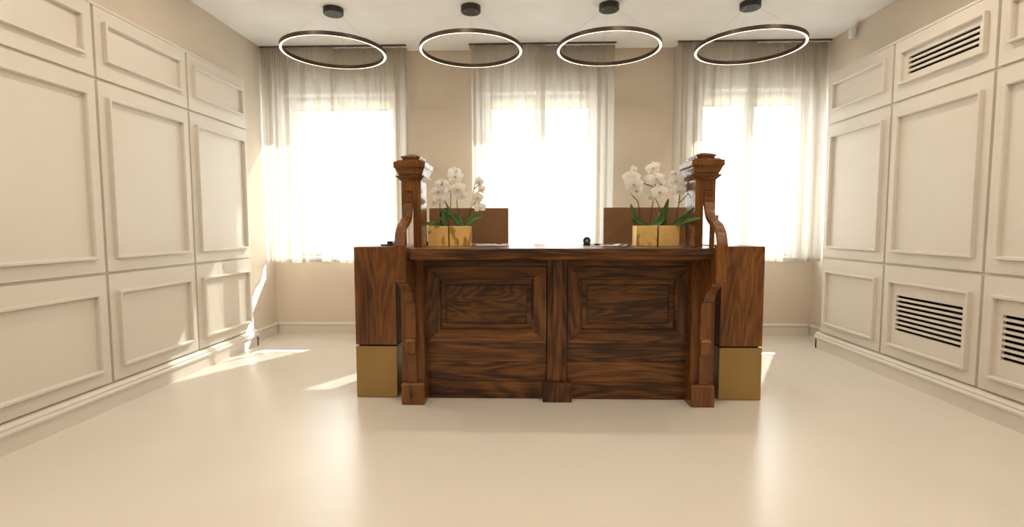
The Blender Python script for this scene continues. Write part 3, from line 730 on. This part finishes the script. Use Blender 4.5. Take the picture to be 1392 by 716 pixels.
for key, d in ORCHIDS.items():
    px = POT[key]; y0 = 3.80; s = .0765; c = (px, y0 + s, PZ)
    t = thing('potted_orchid', LAB[key], 'potted plant', c, 'white orchids in gold cube pots')
    # open cube pot
    bm = bmesh.new(); H_ = .152; wl_ = .006
    bx(bm, px - s, px + s, y0, y0 + wl_, PZ, PZ + H_, .0012); bx(bm, px - s, px + s, y0 + 2 * s - wl_, y0 + 2 * s, PZ, PZ + H_, .0012)
    bx(bm, px - s, px - s + wl_, y0 + wl_, y0 + 2 * s - wl_, PZ, PZ + H_); bx(bm, px + s - wl_, px + s, y0 + wl_, y0 + 2 * s - wl_, PZ, PZ + H_); bx(bm, px - s + wl_, px + s - wl_, y0 + wl_, y0 + 2 * s - wl_, PZ, PZ + .006)
    part('cube_pot', bm, M['gold'], t)
    bm = bmesh.new(); bmesh.ops.create_grid(bm, x_segments=10, y_segments=10, size=s - wl_ - .001, matrix=Matrix.Translation((px, y0 + s, PZ + H_ - .012)))
    for v_ in bm.verts: v_.co.z += random.uniform(-.004, .008)
    part('moss', bm, M['moss'], t, True)
    for L4 in d['leaves']:
        bm = bmesh.new(); b_, m_, t_, wd = L4; leaf(bm, b_, m_, t_, wd); part('leaf', bm, M['leaf'], t, True)
    stems = []
    for st in d['stems']:
        sp = spline(st, 5); stems += sp
        bm = bmesh.new(); tube(bm, sp, .0040, 7, .0024)
        for q in sp[6::7]: bmesh.ops.create_icosphere(bm, subdivisions=1, radius=.0045, matrix=Matrix.Translation(q))
        part('stem', bm, M['stem'], t, True)
    for k, f in enumerate(d['fl']):
        p_ = Vector(f[:3]); near = min(stems, key=lambda q: (q - p_).length)
        q = p_ + Vector((0, .012, 0))
        bm = bmesh.new(); mid = (q + near) / 2 + Vector((0, .004, .004)); tube(bm, [near, mid, q + Vector((0, -.008, 0))], .0013, 5); part('flower_stalk', bm, M['stem'], t, True)
        fo = bpy.data.objects.new('flower', FM[(k + len(key) * 2 + ord(key[1])) % 5]); COL.objects.link(fo); fo.parent = t
        fo.location = p_ - Vector(c); sc = f[3] * 1.1; fo.scale = (sc, sc, sc)
        fo.rotation_euler = (math.radians(random.uniform(-14, 10)), math.radians(random.uniform(-12, 12)), math.radians(f[4]))
        lo = bpy.data.objects.new('lip', LM); COL.objects.link(lo); lo.parent = fo

# ---------------------------------------------------------------- small things on the counter
ZT = 1.1592
def label(o, l, c, g=None):
    o['label'] = l; o['category'] = c
    if g: o['group'] = g
# tape dispenser
t = thing('tape_dispenser', 'small black tape dispenser on the counter before the middle window', 'tape dispenser', (.475, 4.10, ZT))
bm = bmesh.new(); bmesh.ops.create_cone(bm, cap_ends=True, segments=28, radius1=.030, radius2=.030, depth=.03, matrix=Matrix.Translation((.475, 4.10, ZT + .034)) @ Matrix.Rotation(math.pi / 2, 4, 'X')); part('tape_roll', bm, M['black'], t)
bm = bmesh.new(); bmesh.ops.create_cone(bm, cap_ends=True, segments=20, radius1=.011, radius2=.011, depth=.034, matrix=Matrix.Translation((.475, 4.10, ZT + .034)) @ Matrix.Rotation(math.pi / 2, 4, 'X')); part('tape_core', bm, M['grey'], t)
boxpart('dispenser_base', M['black'], t, .447, .505, 4.083, 4.117, ZT, ZT + .014, bev=.003)
bm = bmesh.new(); tube(bm, [(.53, 4.05, ZT + .006), (.575, 4.045, ZT + .006)], .006); o = obj('marker_pen', bm, M['black']); label(o, 'short black marker lying beside the tape dispenser', 'pen')
# loose papers
def sheet(x, y, rot, w_=.21, h_=.15, lab='', seed=0, mat='paper', th=.0012, curl=.006):
    bm = bmesh.new(); n = 10; R3 = Matrix.Rotation(rot, 3, 'Z'); g = []
    for lay in (0, th):
        rows = []
        for i in range(n + 1):
            rows.append([bm.verts.new(Vector((x, y, ZT + lay + .0004)) + R3 @ Vector(((i / n - .5) * w_, (j / 4 - .5) * h_, curl * max(0, math.sin(i * .9 + seed)) * (i / n)))) for j in range(5)])
        g.append(rows)
        for a, b in zip(rows, rows[1:]):
            for j in range(4): bm.faces.new((a[j], a[j + 1], b[j + 1], b[j]) if lay else (a[j + 1], a[j], b[j], b[j + 1]))
    o = obj('paper_sheet', bm, M[mat], smooth=True); label(o, lab, 'paper', 'loose papers on the counter'); return o
sheet(.655, 3.95, .08, .20, .14, 'curled white paper lying left of the right orchid pots', 1, curl=.014)
sheet(.735, 3.88, -.06, .12, .09, 'small crumpled white slip right against the right orchid pots', 2, curl=.012)
sheet(-.29, 4.02, .05, .24, .16, 'flat white sheet right of the left orchid pots', 3, curl=.004)
# charger cable beside the right screen
bm = bmesh.new(); tube(bm, spline([(1.205, 4.05, ZT + .075), (1.205, 4.05, ZT + .03), (1.212, 4.03, ZT + .006), (1.25, 4.00, ZT + .004), (1.30, 4.02, ZT + .004), (1.33, 4.06, ZT + .004)], 6), .0028)
o = obj('charger_cable', bm, M['black'], smooth=True); label(o, 'thin dark cable between the right orchid pots and right post', 'cable')
# stapler like clip at the left
t = thing('desk_stapler', 'small dark stapler on the counter between left post and orchid pot', 'stapler', (-.785, 3.98, ZT))
boxpart('stapler_base', M['black'], t, -.835, -.770, 3.965, 3.99, ZT, ZT + .006, bev=.002)
bm = bmesh.new(); bx(bm, -.795, -.772, 3.965, 3.99, ZT + .0055, ZT + .034, .005); part('stapler_head', bm, M['black'], t)
t = thing('telephone', 'small black desk telephone on the left side cabinet', 'telephone', (-1.09, 4.0, 1.1585))
boxpart('telephone_base', M['black'], t, -1.15, -1.035, 3.93, 4.02, 1.1586, 1.172, bev=.004)
boxpart('handset', M['black'], t, -1.105, -1.060, 3.94, 4.01, 1.1725, 1.196, bev=.006)
# clear holder behind the right bracket
t = thing('leaflet_holder', 'small grey acrylic holder behind the right scroll bracket', 'holder', (1.43, 3.93, 1.1585))
bm = bmesh.new(); extrude_poly(bm, [(1.412, 3.93, 1.335), (1.452, 3.93, 1.335), (1.462, 3.93, 1.392), (1.400, 3.93, 1.392)], (0, .012, 0)); part('holder_tray', bm, M['frost'], t)
bm = bmesh.new(); tube(bm, [(1.430, 3.936, 1.166), (1.430, 3.936, 1.336)], .004); part('holder_stem', bm, M['frost'], t)
boxpart('holder_foot', M['frost'], t, 1.405, 1.455, 3.91, 3.965, 1.1586, 1.166, bev=.002)
# ---------------------------------------------------------------- spot-shaped fixtures for the added, unseen fill lights
def disc(bm, r0, r1, z0, z1, seg=32):
    c = lambda r, z: [bm.verts.new((r * math.cos(2 * math.pi * k / seg), r * math.sin(2 * math.pi * k / seg), z)) for k in range(seg)]
    A, B = c(r0, z0), c(r1, z1); bm.faces.new(A); bm.faces.new(B)
    for k in range(seg): bm.faces.new((A[k], A[(k + 1) % seg], B[(k + 1) % seg], B[k]))
    bmesh.ops.recalc_face_normals(bm, faces=bm.faces)
sp0 = thing('added_fill_spot', None, 'ceiling spot', (0, 0, CZ), 'added fill lights over the lobby, out of view')
bm = bmesh.new(); lathe_ring(bm, [(.060, -.001), (.078, -.001), (.078, -.006), (.072, -.011), (.064, -.013), (.060, -.010)], 32); local_part('trim_ring', bm, M['white'], sp0)
bm = bmesh.new(); disc(bm, .059, .059, -.002, -.008); local_part('lens', bm, M['fill_glow'], sp0)
CN = {-2.1: 'nearest the left wall', -.6: 'left of the room centre', .9: 'right of the room centre', 2.4: 'nearest the right wall'}
RN = {-1.2: 'row by the front wall', .8: 'second row from the front wall', 2.4: 'third row from the front wall', 3.9: 'row above the desk front'}
for i, (lx, ly, k) in enumerate(FILL_SPOTS):
    o = sp0 if i == 0 else copy_tree(sp0)
    o.location = (lx, ly, CZ); o['label'] = 'added fill light shaped as a small round white spot, %s, %s' % (CN[lx], RN[ly])
